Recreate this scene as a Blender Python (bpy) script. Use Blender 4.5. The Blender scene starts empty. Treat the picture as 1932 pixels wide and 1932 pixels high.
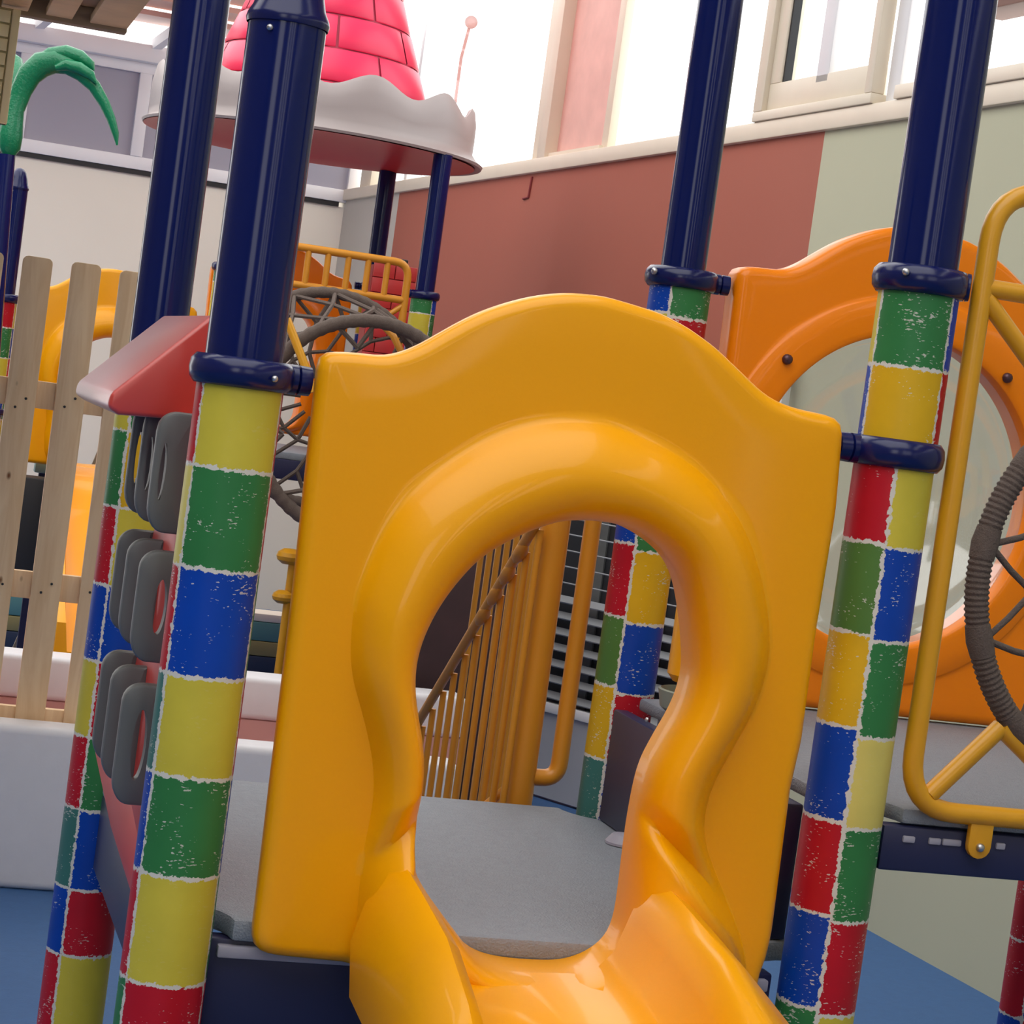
import bpy, bmesh, math, random
import numpy as np
from mathutils import Vector, Matrix
random.seed(7)
S = bpy.context.scene
COL = S.collection

# ------------------------------------------------------------------ camera
F_PX, PITCH, ROLL, YAW, EYE = 4180.6, 0.048687, 0.136653, 0.27877, 1.43
_c, _s = math.cos(YAW), math.sin(YAW)
CF = np.array([_s*math.cos(PITCH), _c*math.cos(PITCH), -math.sin(PITCH)])
_R0 = np.array([_c, -_s, 0.0]); _U0 = np.cross(_R0, CF)
CR = math.cos(ROLL)*_R0 + math.sin(ROLL)*_U0
CU = -math.sin(ROLL)*_R0 + math.cos(ROLL)*_U0
CP = np.array([0, 0, EYE])
cam_data = bpy.data.cameras.new('camera'); cam = bpy.data.objects.new('camera', cam_data); COL.objects.link(cam)
cam_data.sensor_width = 36; cam_data.lens = 36*F_PX/1932; cam_data.clip_start = .05; cam_data.clip_end = 200
M4 = Matrix(((CR[0], CU[0], -CF[0], CP[0]), (CR[1], CU[1], -CF[1], CP[1]), (CR[2], CU[2], -CF[2], CP[2]), (0, 0, 0, 1)))
cam.matrix_world = M4
S.camera = cam

# ------------------------------------------------------------------ light
W = bpy.data.worlds.new('sky'); S.world = W; W.use_nodes = True
bg = W.node_tree.nodes['Background']; bg.inputs['Color'].default_value = (1.0, .985, .965, 1); bg.inputs['Strength'].default_value = 2.3
S.view_settings.view_transform = 'Standard'; S.view_settings.look = 'None'
S.view_settings.gamma = 1; S.view_settings.use_curve_mapping = False
S.view_settings.exposure = 0.2
S.cycles.max_bounces = 8; S.cycles.diffuse_bounces = 4; S.cycles.transparent_max_bounces = 12
S.cycles.sample_clamp_indirect = 8

# ------------------------------------------------------------------ measuring helpers: a photo pixel met with a real plane
def ray(px, py): return CF*F_PX + CR*(px-966) + CU*(966-py)
def onY(px, py, Y): d = ray(px, py); return CP + d*(Y/d[1])
def onX(px, py, X): d = ray(px, py); return CP + d*(X/d[0])
def onZ(px, py, z): d = ray(px, py); return CP + d*((z-EYE)/d[2])
def atd(px, py, D): return CP + ray(px, py)*(D/F_PX)
def zat(x, y, py):
    k = (966-py)/F_PX
    a0 = x*CF[0]+y*CF[1]; b0 = x*CU[0]+y*CU[1]
    return EYE + (b0-k*a0)/(k*CF[2]-CU[2])

# ------------------------------------------------------------------ materials
def mat(name, col, rough=.5, metal=0, var=.06, vscale=6, bump=0, bscale=60, spec=.5, coat=0):
    m = bpy.data.materials.new(name); m.use_nodes = True
    nt = m.node_tree; b = nt.nodes['Principled BSDF']
    b.inputs['Roughness'].default_value = rough; b.inputs['Metallic'].default_value = metal
    b.inputs['Specular IOR Level'].default_value = spec; b.inputs['Coat Weight'].default_value = coat
    b.inputs['Coat Roughness'].default_value = .08
    tc = nt.nodes.new('ShaderNodeTexCoord')
    n = nt.nodes.new('ShaderNodeTexNoise'); n.inputs['Scale'].default_value = vscale; n.inputs['Detail'].default_value = 4
    nt.links.new(tc.outputs['Object'], n.inputs['Vector'])
    r = nt.nodes.new('ShaderNodeMix'); r.data_type = 'RGBA'
    r.inputs['A'].default_value = (*[c*(1-var) for c in col], 1); r.inputs['B'].default_value = (*[min(1, c*(1+var)) for c in col], 1)
    nt.links.new(n.outputs['Fac'], r.inputs['Factor']); nt.links.new(r.outputs['Result'], b.inputs['Base Color'])
    if bump:
        n2 = nt.nodes.new('ShaderNodeTexNoise'); n2.inputs['Scale'].default_value = bscale; n2.inputs['Detail'].default_value = 3
        nt.links.new(tc.outputs['Object'], n2.inputs['Vector'])
        bp = nt.nodes.new('ShaderNodeBump'); bp.inputs['Strength'].default_value = bump; bp.inputs['Distance'].default_value = .004
        nt.links.new(n2.outputs['Fac'], bp.inputs['Height']); nt.links.new(bp.outputs['Normal'], b.inputs['Normal'])
    return m

def srgb(r, g, b):
    f = lambda v: v/12.92 if v <= .04045 else ((v+.055)/1.055)**2.4
    return tuple(f(x/255) for x in (r, g, b))

YEL = mat('yellow_plastic', (.95, .40, .0), .34, var=.03, vscale=3, bump=.03, bscale=250, spec=.28, coat=.22)
ORA = mat('orange_plastic', (.95, .245, .0), .34, var=.03, vscale=3, bump=.03, bscale=250, spec=.28, coat=.22)
YPIPE = mat('yellow_powder_coat', (.72, .34, .012), .3, var=.05)
FPIPE = mat('orange_yellow_powder_coat', (.66, .27, .02), .35, var=.06)
NAVY = mat('navy_powder_coat', (.003, .009, .085), .14, var=.1, spec=.32)
NAVYD = mat('navy_clamp_plastic', (.004, .008, .075), .22, var=.1, spec=.45)
NAVYF = mat('navy_steel_frame', (.018, .02, .07), .4, var=.1)
RED = mat('red_plastic', (.62, .045, .03), .36, var=.05, coat=1.0)
REDP = mat('red_panel_plastic', (.72, .06, .045), .4, var=.05)
PINKRED = mat('bright_red_plastic', (.92, .03, .11), .35, var=.05, vscale=2)
PINKDARK = mat('dark_red_groove', (.42, .02, .06), .5)
REDBOX = mat('red_block_plastic', (.66, .05, .05), .4)
REDBOXD = mat('red_block_groove', (.36, .03, .03), .5)
GREYP = mat('grey_plastic', (.125, .13, .125), .4, var=.08, bump=.04, bscale=200)
ROOFW = mat('white_roof_plastic', (.38, .325, .32), .4, var=.05, vscale=2)
GREENP = mat('green_palm_plastic', (.003, .19, .08), .28, var=.15, vscale=20, bump=.5, bscale=110)
ROPE = mat('brown_rope', (.115, .085, .07), .85, var=.25, vscale=150, bump=.5, bscale=400)
DECK = mat('grey_coated_deck', (.26, .29, .33), .55, var=.16, vscale=90, bump=.5, bscale=350)
VINYL = mat('white_vinyl', (.80, .79, .83), .45, var=.05, vscale=14, bump=.08, bscale=80)
VINYL_BOUNCE = mat('pink_bounce_vinyl', (.60, .30, .28), .5, var=.08)
CREAM = mat('cream_wall_paint', (.88, .82, .71), .75, var=.05, vscale=1.2, bump=.05)
PALEW = mat('pale_wall_paint', (.52, .49, .44), .8, var=.05, vscale=1.5)
TERRA = mat('terracotta_wall_paint', (.385, .105, .066), .7, var=.08, vscale=1.1, bump=.08, bscale=20)
GREENW = mat('pale_green_wall_paint', (.49, .49, .35), .75, var=.05, vscale=1.4, bump=.06, bscale=20)
BEIGE = mat('beige_aluminium', (.78, .69, .55), .4, var=.06)
WHITEF = mat('white_frame_paint', (.85, .84, .86), .4, var=.03)
GREYPAN = mat('grey_sheet', (.36, .35, .42), .45, var=.05, vscale=1.5)
PINKSH = mat('pink_roof_sheet', (.78, .47, .38), .5, var=.06)
BLACK = mat('black_trim', (.01, .01, .012), .5)
DARK = mat('dark_recess', (.02, .021, .025), .6)
PINKGL = mat('pink_fabric_panel', (.74, .44, .38), .6, var=.22, vscale=7)
SHADEW = mat('dim_brown_grey_paint', (.24, .21, .19), .8, var=.05)
FLOORM = mat('teal_foam_floor', (.045, .13, .32), .7, var=.12, vscale=30, bump=.2, bscale=150)
PITM = mat('red_pit_mat', (.40, .13, .11), .7, var=.12, vscale=14)
TEAL = mat('teal_paint', (.10, .26, .27), .5); OLIVE = mat('olive_paint', (.30, .25, .10), .5)
NAVYP = mat('navy_paint', (.02, .035, .08), .5); MAROON = mat('dark_maroon_mat', (.045, .017, .02), .6, var=.5, vscale=9)
SLATG = mat('grey_white_louvre', (.30, .31, .33), .4); DOORG = mat('pale_door_panel', (.42, .43, .48), .5)
STEEL = mat('zinc_bolt', (.55, .55, .56), .35, 1.0); BLOCK = mat('cream_block_plastic', (.92, .82, .48), .45, var=.08)
BLOCKD = mat('cream_block_joint', (.62, .56, .30), .6); BEAMW = mat('weathered_beam', (.30, .23, .16), .7, var=.25, vscale=8)
GREYGR = mat('grey_green_plastic', (.27, .30, .24), .45); BROWN = mat('brown_lintel', (.22, .11, .08), .6)
SIGNR = mat('pale_red_sign', (.34, .15, .13), .5)

def wood_mat():
    m = bpy.data.materials.new('pine_wood'); m.use_nodes = True; nt = m.node_tree; b = nt.nodes['Principled BSDF']; b.inputs['Roughness'].default_value = .6
    tc = nt.nodes.new('ShaderNodeTexCoord'); mp = nt.nodes.new('ShaderNodeMapping'); mp.inputs['Scale'].default_value = (22, 22, 2.2)
    n = nt.nodes.new('ShaderNodeTexNoise'); n.inputs['Scale'].default_value = 1.6; n.inputs['Detail'].default_value = 5; n.inputs['Distortion'].default_value = 1.2
    cr = nt.nodes.new('ShaderNodeValToRGB'); e = cr.color_ramp.elements
    e[0].position = .3; e[0].color = (.80, .54, .30, 1); e[1].position = .7; e[1].color = (.92, .68, .42, 1)
    v = nt.nodes.new('ShaderNodeTexVoronoi'); v.inputs['Scale'].default_value = 1
    mp2 = nt.nodes.new('ShaderNodeMapping'); mp2.inputs['Scale'].default_value = (14, 14, 7.5)
    kr = nt.nodes.new('ShaderNodeValToRGB'); k = kr.color_ramp.elements
    k[0].position = .04; k[0].color = (.25, .12, .05, 1); k[1].position = .10; k[1].color = (1, 1, 1, 1)
    mx = nt.nodes.new('ShaderNodeMix'); mx.data_type = 'RGBA'; mx.blend_type = 'MULTIPLY'; mx.inputs['Factor'].default_value = 1
    L = nt.links
    L.new(tc.outputs['Object'], mp.inputs['Vector']); L.new(mp.outputs['Vector'], n.inputs['Vector']); L.new(n.outputs['Fac'], cr.inputs['Fac'])
    L.new(tc.outputs['Object'], mp2.inputs['Vector']); L.new(mp2.outputs['Vector'], v.inputs['Vector']); L.new(v.outputs['Distance'], kr.inputs['Fac'])
    L.new(cr.outputs['Color'], mx.inputs['A']); L.new(kr.outputs['Color'], mx.inputs['B']); L.new(mx.outputs['Result'], b.inputs['Base Color'])
    return m
PINE = wood_mat()
RED.node_tree.nodes['Principled BSDF'].inputs['Coat Roughness'].default_value = .32
for k_, v_ in (('Sheen Weight', .4), ('Sheen Roughness', .45)): RED.node_tree.nodes['Principled BSDF'].inputs[k_].default_value = v_

def sleeve_mat():
    """crayon-painted blocks: each block's colour comes from the 'block' attribute, its ragged white edge and scratches from noise"""
    m = bpy.data.materials.new('painted_block_sleeve'); m.use_nodes = True; nt = m.node_tree; L = nt.links
    b = nt.nodes['Principled BSDF']; b.inputs['Roughness'].default_value = .42; b.inputs['Specular IOR Level'].default_value = .3
    def math_(op, a, c=None):
        q = nt.nodes.new('ShaderNodeMath'); q.operation = op
        for i, x in enumerate((a, c)):
            if x is None: continue
            if isinstance(x, (int, float)): q.inputs[i].default_value = x
            else: L.new(x, q.inputs[i])
        return q.outputs[0]
    uv = nt.nodes.new('ShaderNodeUVMap'); uv.uv_map = 'cell'; sx = nt.nodes.new('ShaderNodeSeparateXYZ'); L.new(uv.outputs[0], sx.inputs[0])
    uz = nt.nodes.new('ShaderNodeUVMap'); uz.uv_map = 'size'; sz = nt.nodes.new('ShaderNodeSeparateXYZ'); L.new(uz.outputs[0], sz.inputs[0])
    u, v, w, h = sx.outputs[0], sx.outputs[1], sz.outputs[0], sz.outputs[1]
    d = math_('MINIMUM', math_('MINIMUM', u, math_('SUBTRACT', w, u)), math_('MINIMUM', v, math_('SUBTRACT', h, v)))
    tc = nt.nodes.new('ShaderNodeTexCoord')
    n = nt.nodes.new('ShaderNodeTexNoise'); n.inputs['Scale'].default_value = 95; n.inputs['Detail'].default_value = 5; n.inputs['Roughness'].default_value = .7
    L.new(tc.outputs['Object'], n.inputs['Vector'])
    dd = math_('ADD', d, math_('MULTIPLY', math_('SUBTRACT', n.outputs['Fac'], .5), .017))
    edge = math_('GREATER_THAN', dd, .0024)
    mp = nt.nodes.new('ShaderNodeMapping'); mp.inputs['Scale'].default_value = (150, 150, 420); L.new(tc.outputs['Object'], mp.inputs['Vector'])
    mp.inputs['Rotation'].default_value = (.2, .35, 0)
    n2 = nt.nodes.new('ShaderNodeTexNoise'); n2.inputs['Scale'].default_value = 1; n2.inputs['Detail'].default_value = 2; L.new(mp.outputs[0], n2.inputs['Vector'])
    n3 = nt.nodes.new('ShaderNodeTexNoise'); n3.inputs['Scale'].default_value = 22; L.new(tc.outputs['Object'], n3.inputs['Vector'])
    at = nt.nodes.new('ShaderNodeAttribute'); at.attribute_name = 'block'
    thr = math_('SUBTRACT', 1.02, math_('MULTIPLY', n3.outputs['Fac'], .62))
    scr = math_('LESS_THAN', n2.outputs['Fac'], thr)
    scr = math_('MAXIMUM', scr, math_('SUBTRACT', 1, at.outputs['Alpha']))
    keep = math_('MULTIPLY', edge, math_('ADD', math_('MULTIPLY', scr, .75), .25))
    n4 = nt.nodes.new('ShaderNodeTexNoise'); n4.inputs['Scale'].default_value = 14; n4.inputs['Detail'].default_value = 4; L.new(tc.outputs['Object'], n4.inputs['Vector'])
    br = nt.nodes.new('ShaderNodeMix'); br.data_type = 'RGBA'; br.blend_type = 'MULTIPLY'; br.inputs['Factor'].default_value = .5
    L.new(at.outputs['Color'], br.inputs['A'])
    g = nt.nodes.new('ShaderNodeValToRGB'); g.color_ramp.elements[0].color = (.72, .72, .72, 1); g.color_ramp.elements[0].position = .3; g.color_ramp.elements[1].position = .7
    L.new(n4.outputs['Fac'], g.inputs['Fac']); L.new(g.outputs['Color'], br.inputs['B'])
    mx = nt.nodes.new('ShaderNodeMix'); mx.data_type = 'RGBA'; mx.inputs['A'].default_value = (.66, .64, .58, 1)
    L.new(keep, mx.inputs['Factor']); L.new(br.outputs['Result'], mx.inputs['B']); L.new(mx.outputs['Result'], b.inputs['Base Color'])
    return m
SLEEVE = sleeve_mat()

def glass(name, tint, gloss=.12, opac=0.0):
    m = bpy.data.materials.new(name); m.use_nodes = True; nt = m.node_tree; L = nt.links
    nt.nodes.remove(nt.nodes['Principled BSDF']); out = nt.nodes['Material Output']
    t = nt.nodes.new('ShaderNodeBsdfTransparent'); t.inputs[0].default_value = (*tint, 1)
    g = nt.nodes.new('ShaderNodeBsdfGlossy'); g.inputs['Roughness'].default_value = .08
    mx = nt.nodes.new('ShaderNodeMixShader'); mx.inputs[0].default_value = gloss
    L.new(t.outputs[0], mx.inputs[1]); L.new(g.outputs[0], mx.inputs[2])
    d = nt.nodes.new('ShaderNodeBsdfDiffuse'); d.inputs[0].default_value = (.75, .75, .74, 1)
    m2 = nt.nodes.new('ShaderNodeMixShader'); m2.inputs[0].default_value = opac
    L.new(mx.outputs[0], m2.inputs[1]); L.new(d.outputs[0], m2.inputs[2]); L.new(m2.outputs[0], out.inputs[0])
    return m
GLASS = glass('window_glass', (.97, .99, 1), .06)
BUBBLE = glass('scuffed_clear_dome', (.93, .95, .95), .16, .14)

# ------------------------------------------------------------------ object helpers
def link(name, me, m, parent=None):
    o = bpy.data.objects.new(name, me); COL.objects.link(o)
    if m is not None:
        for q in (m if isinstance(m, (list, tuple)) else [m]): me.materials.append(q)
    if parent is not None:
        o.parent = parent
    return o
def wloc(o):
    v = Vector((0, 0, 0))
    while o is not None: v = v + o.location; o = o.parent
    return v
def mesh(name, V, Fc, m, parent=None, smooth=True, sharp=None):
    off = wloc(parent) if parent is not None else Vector((0, 0, 0))
    me = bpy.data.meshes.new(name); me.from_pydata([tuple(Vector(v)-off) for v in V], [], Fc); me.validate(); me.update()
    bm = bmesh.new(); bm.from_mesh(me); bmesh.ops.recalc_face_normals(bm, faces=bm.faces); bm.to_mesh(me); bm.free()
    o = link(name, me, m, parent)
    if smooth:
        me.shade_smooth()
        if sharp: me.set_sharp_from_angle(angle=math.radians(sharp))
    return o
def thing(name, label, cat, loc=(0, 0, 0), group=None):
    o = bpy.data.objects.new(name, None); COL.objects.link(o); o.location = Vector(loc); o.empty_display_size = .05
    o['label'] = label; o['category'] = cat
    if group: o['group'] = group
    return o
def tag(o, label, cat, group=None):
    o['label'] = label; o['category'] = cat
    if group: o['group'] = group
    return o
def struct(o): o['kind'] = 'structure'; return o
def sroot(name, loc=(0, 0, 0)):
    o = bpy.data.objects.new(name, None); COL.objects.link(o); o.location = Vector(loc); o['kind'] = 'structure'; return o

def box_vf(x0, x1, y0, y1, z0, z1):
    V = [(x, y, z) for z in (z0, z1) for y in (y0, y1) for x in (x0, x1)]
    return V, [(0, 2, 3, 1), (4, 5, 7, 6), (0, 1, 5, 4), (2, 6, 7, 3), (0, 4, 6, 2), (1, 3, 7, 5)]
def bevel_obj(o, r, seg=2):
    bm = bmesh.new(); bm.from_mesh(o.data)
    bmesh.ops.bevel(bm, geom=list(bm.edges), offset=r, segments=seg, profile=.5, affect='EDGES', clamp_overlap=True)
    bm.to_mesh(o.data); bm.free(); o.data.shade_smooth(); o.data.set_sharp_from_angle(angle=math.radians(40))
def box(name, x0, x1, y0, y1, z0, z1, m, parent=None, bev=0.0, seg=2):
    V, Fc = box_vf(x0, x1, y0, y1, z0, z1)
    o = mesh(name, V, Fc, m, parent, smooth=False)
    if bev: bevel_obj(o, bev, seg)
    return o
def obox(name, c, ex, ey, ez, hx, hy, hz, m, parent=None, bev=0.0):
    c, ex, ey, ez = (np.array(q, float) for q in (c, ex, ey, ez))
    V = [tuple(c+ex*hx*i+ey*hy*j+ez*hz*k) for k in (-1, 1) for j in (-1, 1) for i in (-1, 1)]
    o = mesh(name, V, [(0, 2, 3, 1), (4, 5, 7, 6), (0, 1, 5, 4), (2, 6, 7, 3), (0, 4, 6, 2), (1, 3, 7, 5)], m, parent, smooth=False)
    if bev: bevel_obj(o, bev)
    return o
def bar(name, p, q, w, t, m, parent=None, up=(0, 0, 1), bev=0.0):
    p, q = np.array(p, float), np.array(q, float); ex = q-p; L = np.linalg.norm(ex); ex /= L
    ey = np.cross(np.array(up, float), ex); ey /= np.linalg.norm(ey); ez = np.cross(ex, ey)
    return obox(name, (p+q)/2, ex, ey, ez, L/2, t/2, w/2, m, parent, bev)
def tube_vf(P, r, seg=12, closed=False, ell=None):
    P = [np.array(p, float) for p in P]; n = len(P); rr = r if hasattr(r, '__len__') else [r]*n
    T = []
    for i in range(n):
        a, b = (P[(i-1) % n], P[(i+1) % n]) if closed else (P[max(i-1, 0)], P[min(i+1, n-1)])
        t = b-a; T.append(t/np.linalg.norm(t))
    up = np.array([0, 0, 1.]) if abs(T[0][2]) < .9 else np.array([0, 1., 0])
    a = np.cross(T[0], up); a /= np.linalg.norm(a); V = []; Fc = []
    for i in range(n):
        a = a - T[i]*(a@T[i]); a /= np.linalg.norm(a); b = np.cross(T[i], a)
        ka, kb = ell if ell else (1, 1)
        for k in range(seg):
            th = 2*math.pi*k/seg; V.append(P[i]+rr[i]*(ka*math.cos(th)*a+kb*math.sin(th)*b))
    m_ = n if closed else n-1
    for i in range(m_):
        j = (i+1) % n
        for k in range(seg): Fc.append((i*seg+k, i*seg+(k+1) % seg, j*seg+(k+1) % seg, j*seg+k))
    if not closed: Fc += [tuple(range(seg))[::-1], tuple((n-1)*seg+k for k in range(seg))]
    return V, Fc
def tube(name, P, r, m, parent=None, seg=12, closed=False, ell=None):
    V, Fc = tube_vf(P, r, seg, closed, ell); return mesh(name, V, Fc, m, parent, sharp=50)
def joined(name, parts, m, parent=None, sharp=50, smooth=True):
    V, Fc = [], []
    for v, f in parts:
        k = len(V); V += [tuple(q) for q in v]; Fc += [tuple(i+k for i in g) for g in f]
    return mesh(name, V, Fc, m, parent, smooth=smooth, sharp=sharp)
def fillet(P, r, n=6):
    """round the inner corners of an open polyline"""
    P = [np.array(p, float) for p in P]; out = [P[0]]
    for i in range(1, len(P)-1):
        a, b, c = P[i-1], P[i], P[i+1]; u = a-b; v = c-b; lu, lv = np.linalg.norm(u), np.linalg.norm(v); u /= lu; v /= lv
        d = min(r, .45*lu, .45*lv); p, q = b+u*d, b+v*d
        for k in range(n+1):
            t = k/n; out.append((1-t)**2*p+2*t*(1-t)*b+t*t*q)
    return out+[P[-1]]
def lathe_vf(prof, c, seg=32, a0=0, a1=2*math.pi, zf=None):
    V, Fc = [], []; full = abs(a1-a0-2*math.pi) < 1e-6; ns = seg if full else seg+1
    for r, z in prof:
        for k in range(ns):
            th = a0+(a1-a0)*k/seg; V.append((c[0]+r*math.cos(th), c[1]+r*math.sin(th), c[2]+z+(zf(th, r, z) if zf else 0)))
    for i in range(len(prof)-1):
        for k in range(seg):
            k2 = (k+1) % ns; Fc.append((i*ns+k, i*ns+k2, (i+1)*ns+k2, (i+1)*ns+k))
    return V, Fc
def lathe(name, prof, c, m, parent=None, seg=32, sharp=35, zf=None):
    V, Fc = lathe_vf(prof, c, seg, zf=zf); return mesh(name, V, Fc, m, parent, sharp=sharp)
def prism(name, poly, axis, a, b, m, parent=None, bev=0.0, smooth=False, seg=2):
    """poly of 2-D points extruded along an axis: 'Y' takes (x,z), 'X' takes (y,z), 'Z' takes (x,y)"""
    put = {'Y': lambda p, t: (p[0], t, p[1]), 'X': lambda p, t: (t, p[0], p[1]), 'Z': lambda p, t: (p[0], p[1], t)}[axis]
    n = len(poly); V = [put(p, a) for p in poly]+[put(p, b) for p in poly]
    Fc = [tuple(range(n)), tuple(range(2*n-1, n-1, -1))]+[(i, i+n, (i+1) % n+n, (i+1) % n) for i in range(n)]
    o = mesh(name, V, Fc, m, parent, smooth=smooth, sharp=35)
    if bev:
        bm = bmesh.new(); bm.from_mesh(o.data)
        ed = [e for e in bm.edges if len(e.link_faces) == 2 and e.calc_face_angle(0) > .6]
        bmesh.ops.bevel(bm, geom=ed, offset=bev, segments=seg, profile=.5, affect='EDGES', clamp_overlap=True)
        bm.to_mesh(o.data); bm.free(); o.data.shade_smooth(); o.data.set_sharp_from_angle(angle=math.radians(38))
    return o

# ------------------------------------------------------------------ the room
FLOOR_Z = 0
struct(box('floor', -5.1, 3.9, -4.1, 13.3, -.06, 0, FLOORM))
ROOM_TOP = 4.6
# the hall goes on behind the viewer: unseen walls and ceiling added to darken reflections, gaps sized for fill light
wl = sroot('wall_left', (-5, 5, 0)); box('wall_face', -5.1, -5, -4, 13.15, 0, ROOM_TOP, SHADEW, wl)
wf = sroot('wall_front', (0, -4, 0))
box('wall_face', -5, 3.7, -4.1, -4, 0, 1.6, SHADEW, wf); box('wall_face', -5, 3.7, -4.1, -4, 4.0, ROOM_TOP, SHADEW, wf)
for a, b in ((-5, -3.4), (-1.4, .3), (.75, 1.15), (1.5, 1.9), (2.3, 3.7)): box('streak_pier', a, b, -4.1, -4, 1.6, 4.0, SHADEW, wf)  # unseen piers added to split the rear light into thin streaks
cr0 = sroot('ceiling_1', (0, 4, ROOM_TOP))
for a, b, c, d in ((-5.1, 3.95, -4.1, -2.5), (-5.1, -3.2, -2.5, 4.2), (-5.1, -4.3, 4.2, 13.2), (1.8, 3.0, -2.5, 9.5), (-3.2, 1.8, 3.2, 4.2), (-3.2, 1.8, -2.5, -2.0)): box('ceiling_sheet', a, b, c, d, ROOM_TOP, ROOM_TOP+.05, PALEW, cr0)
WX = 3.02; WB = 13.15; SILL = 2.49; WTURN = .0768; WPIV = np.array([3.02, 6.0, 0])   # the window wall stands 4.4 degrees off the play frame
def wturn(p, s=1):
    c_, s_ = math.cos(WTURN*s), math.sin(WTURN*s); q = np.array(p, float)-WPIV; return WPIV+np.array([c_*q[0]-s_*q[1], s_*q[0]+c_*q[1], q[2]])
def onW(px, py, off=0.0):
    n_ = np.array([math.cos(WTURN), math.sin(WTURN), 0]); d = ray(px, py); P0 = WPIV+n_*off
    return wturn(CP+d*(((P0-CP)@n_)/(d@n_)), -1)
def turn(o): o.location = Vector(wturn(o.location)); o.rotation_euler = (0, 0, WTURN); return o
def zb(z): return EYE+(z-EYE)*WB/15.6
YP, YT = onW(745, 430)[1], onW(1545, 330)[1]
wr = sroot('wall_right', (WX, 6, 0))
box('pale_section', WX, WX+.16, YP, WB+.6, 0, SILL+.02, PALEW, wr)
box('terracotta_section', WX, WX+.16, YT, YP, 0, SILL, TERRA, wr)
box('green_section', WX, WX+.16, -4, YT, 0, SILL, GREENW, wr)
# a crack and a stain below the sill
c0, c1 = onW(1004, 333, -.004), onW(997, 372, -.004)
tube('wall_crack', [c0, c1, c1+np.array([0, .07, -.004])], .006, mat('crack_brown', (.28, .05, .05), .8), wr, 6)
tr = struct(box('trim_1', WX-.022, WX+.18, -4, WB+.3, SILL, SILL+.065, BEIGE, None, .006))
# windows of the right wall
def wpt(px, py): p = onW(px, py, .06); return p[1], p[2]
ZT = 4.6
def vbar(name, y, w, m, parent, z0=SILL+.06, z1=ZT, x0=WX+.02, x1=WX+.11):
    return box(name, x0, x1, y-w/2, y+w/2, z0, z1, m, parent, .004)
yA = wpt(1031, 290)[0]; yB = wpt(1155, 270)[0]; yC = wpt(1470, 200)[0]; yD = wpt(1690, 180)[0]; yE = wpt(1864, 150)[0]
w1 = sroot('window_1', (WX, (yA+WB)/2, SILL))
box('window_pane', WX+.05, WX+.056, yA, WB-.3, SILL+.06, ZT, GLASS, w1)
vbar('mullion', yA, .16, BEIGE, w1); vbar('mullion', yA-.14, .10, BEIGE, w1, x0=WX-.02)
vbar('mullion', WB-.3, .22, BEIGE, w1); vbar('mullion', WB-1.1, .05, WHITEF, w1)
tp = sroot('trim_2', (WX, (yA+yB)/2, SILL))
box('fabric_panel', WX+.04, WX+.07, yB, yA-.19, SILL+.07, ZT, PINKGL, tp)
box('bottom_rail', WX+.0, WX+.08, yB, yA-.19, SILL+.062, SILL+.085, BEIGE, tp)
w2 = sroot('window_2', (WX, (yB+yC)/2, SILL))
vbar('mullion', yB-.01, .07, BEIGE, w2, x1=WX+.06); box('window_pane', WX+.05, WX+.056, yC, yB, SILL+.06, ZT, GLASS, w2)
# sliding window with its two sashes
w3 = sroot('window_3', (WX, (yC+yD)/2, SILL))
yl, yr = wpt(1462, 215)[0], wpt(1688, 190)[0]
box('window_frame', WX-.03, WX+.06, yr, yl, SILL+.065, SILL+.10, BEIGE, w3, .004)
box('window_frame', WX-.03, WX+.06, yl-.07, yl, SILL+.10, ZT, BEIGE, w3, .004)
box('window_frame', WX-.03, WX+.02, yr, yr+.05, SILL+.10, ZT, BEIGE, w3, .004)
s1, s2 = wpt(1582, 170)[0], wpt(1676, 160)[0]
sash = box('sash_rail', WX-.01, WX+.06, yr+.06, yl-.07, SILL+.10, SILL+.20, BEIGE, w3, .004)
box('window_gasket', WX+.0, WX+.03, yl-.16, yl-.148, SILL+.20, ZT, BLACK, w3)
box('sash_stile', WX-.01, WX+.05, yl-.148, yl-.07, SILL+.20, ZT, BEIGE, w3, .004)
box('sash_stile', WX-.01, WX+.05, s1-.045, s1+.045, SILL+.17, ZT, WHITEF, w3, .004)
box('sash_stile', WX-.0, WX+.03, yr+.05, yr+.10, SILL+.20, ZT, BEIGE, w3, .004)
box('window_pane', WX+.02, WX+.026, yr+.05, yl-.07, SILL+.18, ZT, GLASS, w3)
w4 = sroot('window_4', (WX, (yD+3)/2, SILL))
vbar('mullion', yr-.05, .08, WHITEF, w4, x1=WX+.05); box('window_pane', WX+.05, WX+.056, -4, yr-.1, SILL+.06, ZT, GLASS, w4)
lz = onW(1932, 22, .05)[2]
box('lintel_panel', WX-.03, WX+.09, -4, wpt(1880, 5)[0], lz, ZT, BROWN, w4, .004)
box('window_frame', WX-.03, WX+.1, -4, yr-.15, SILL+.065, SILL+.11, BEIGE, w4, .004)

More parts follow.
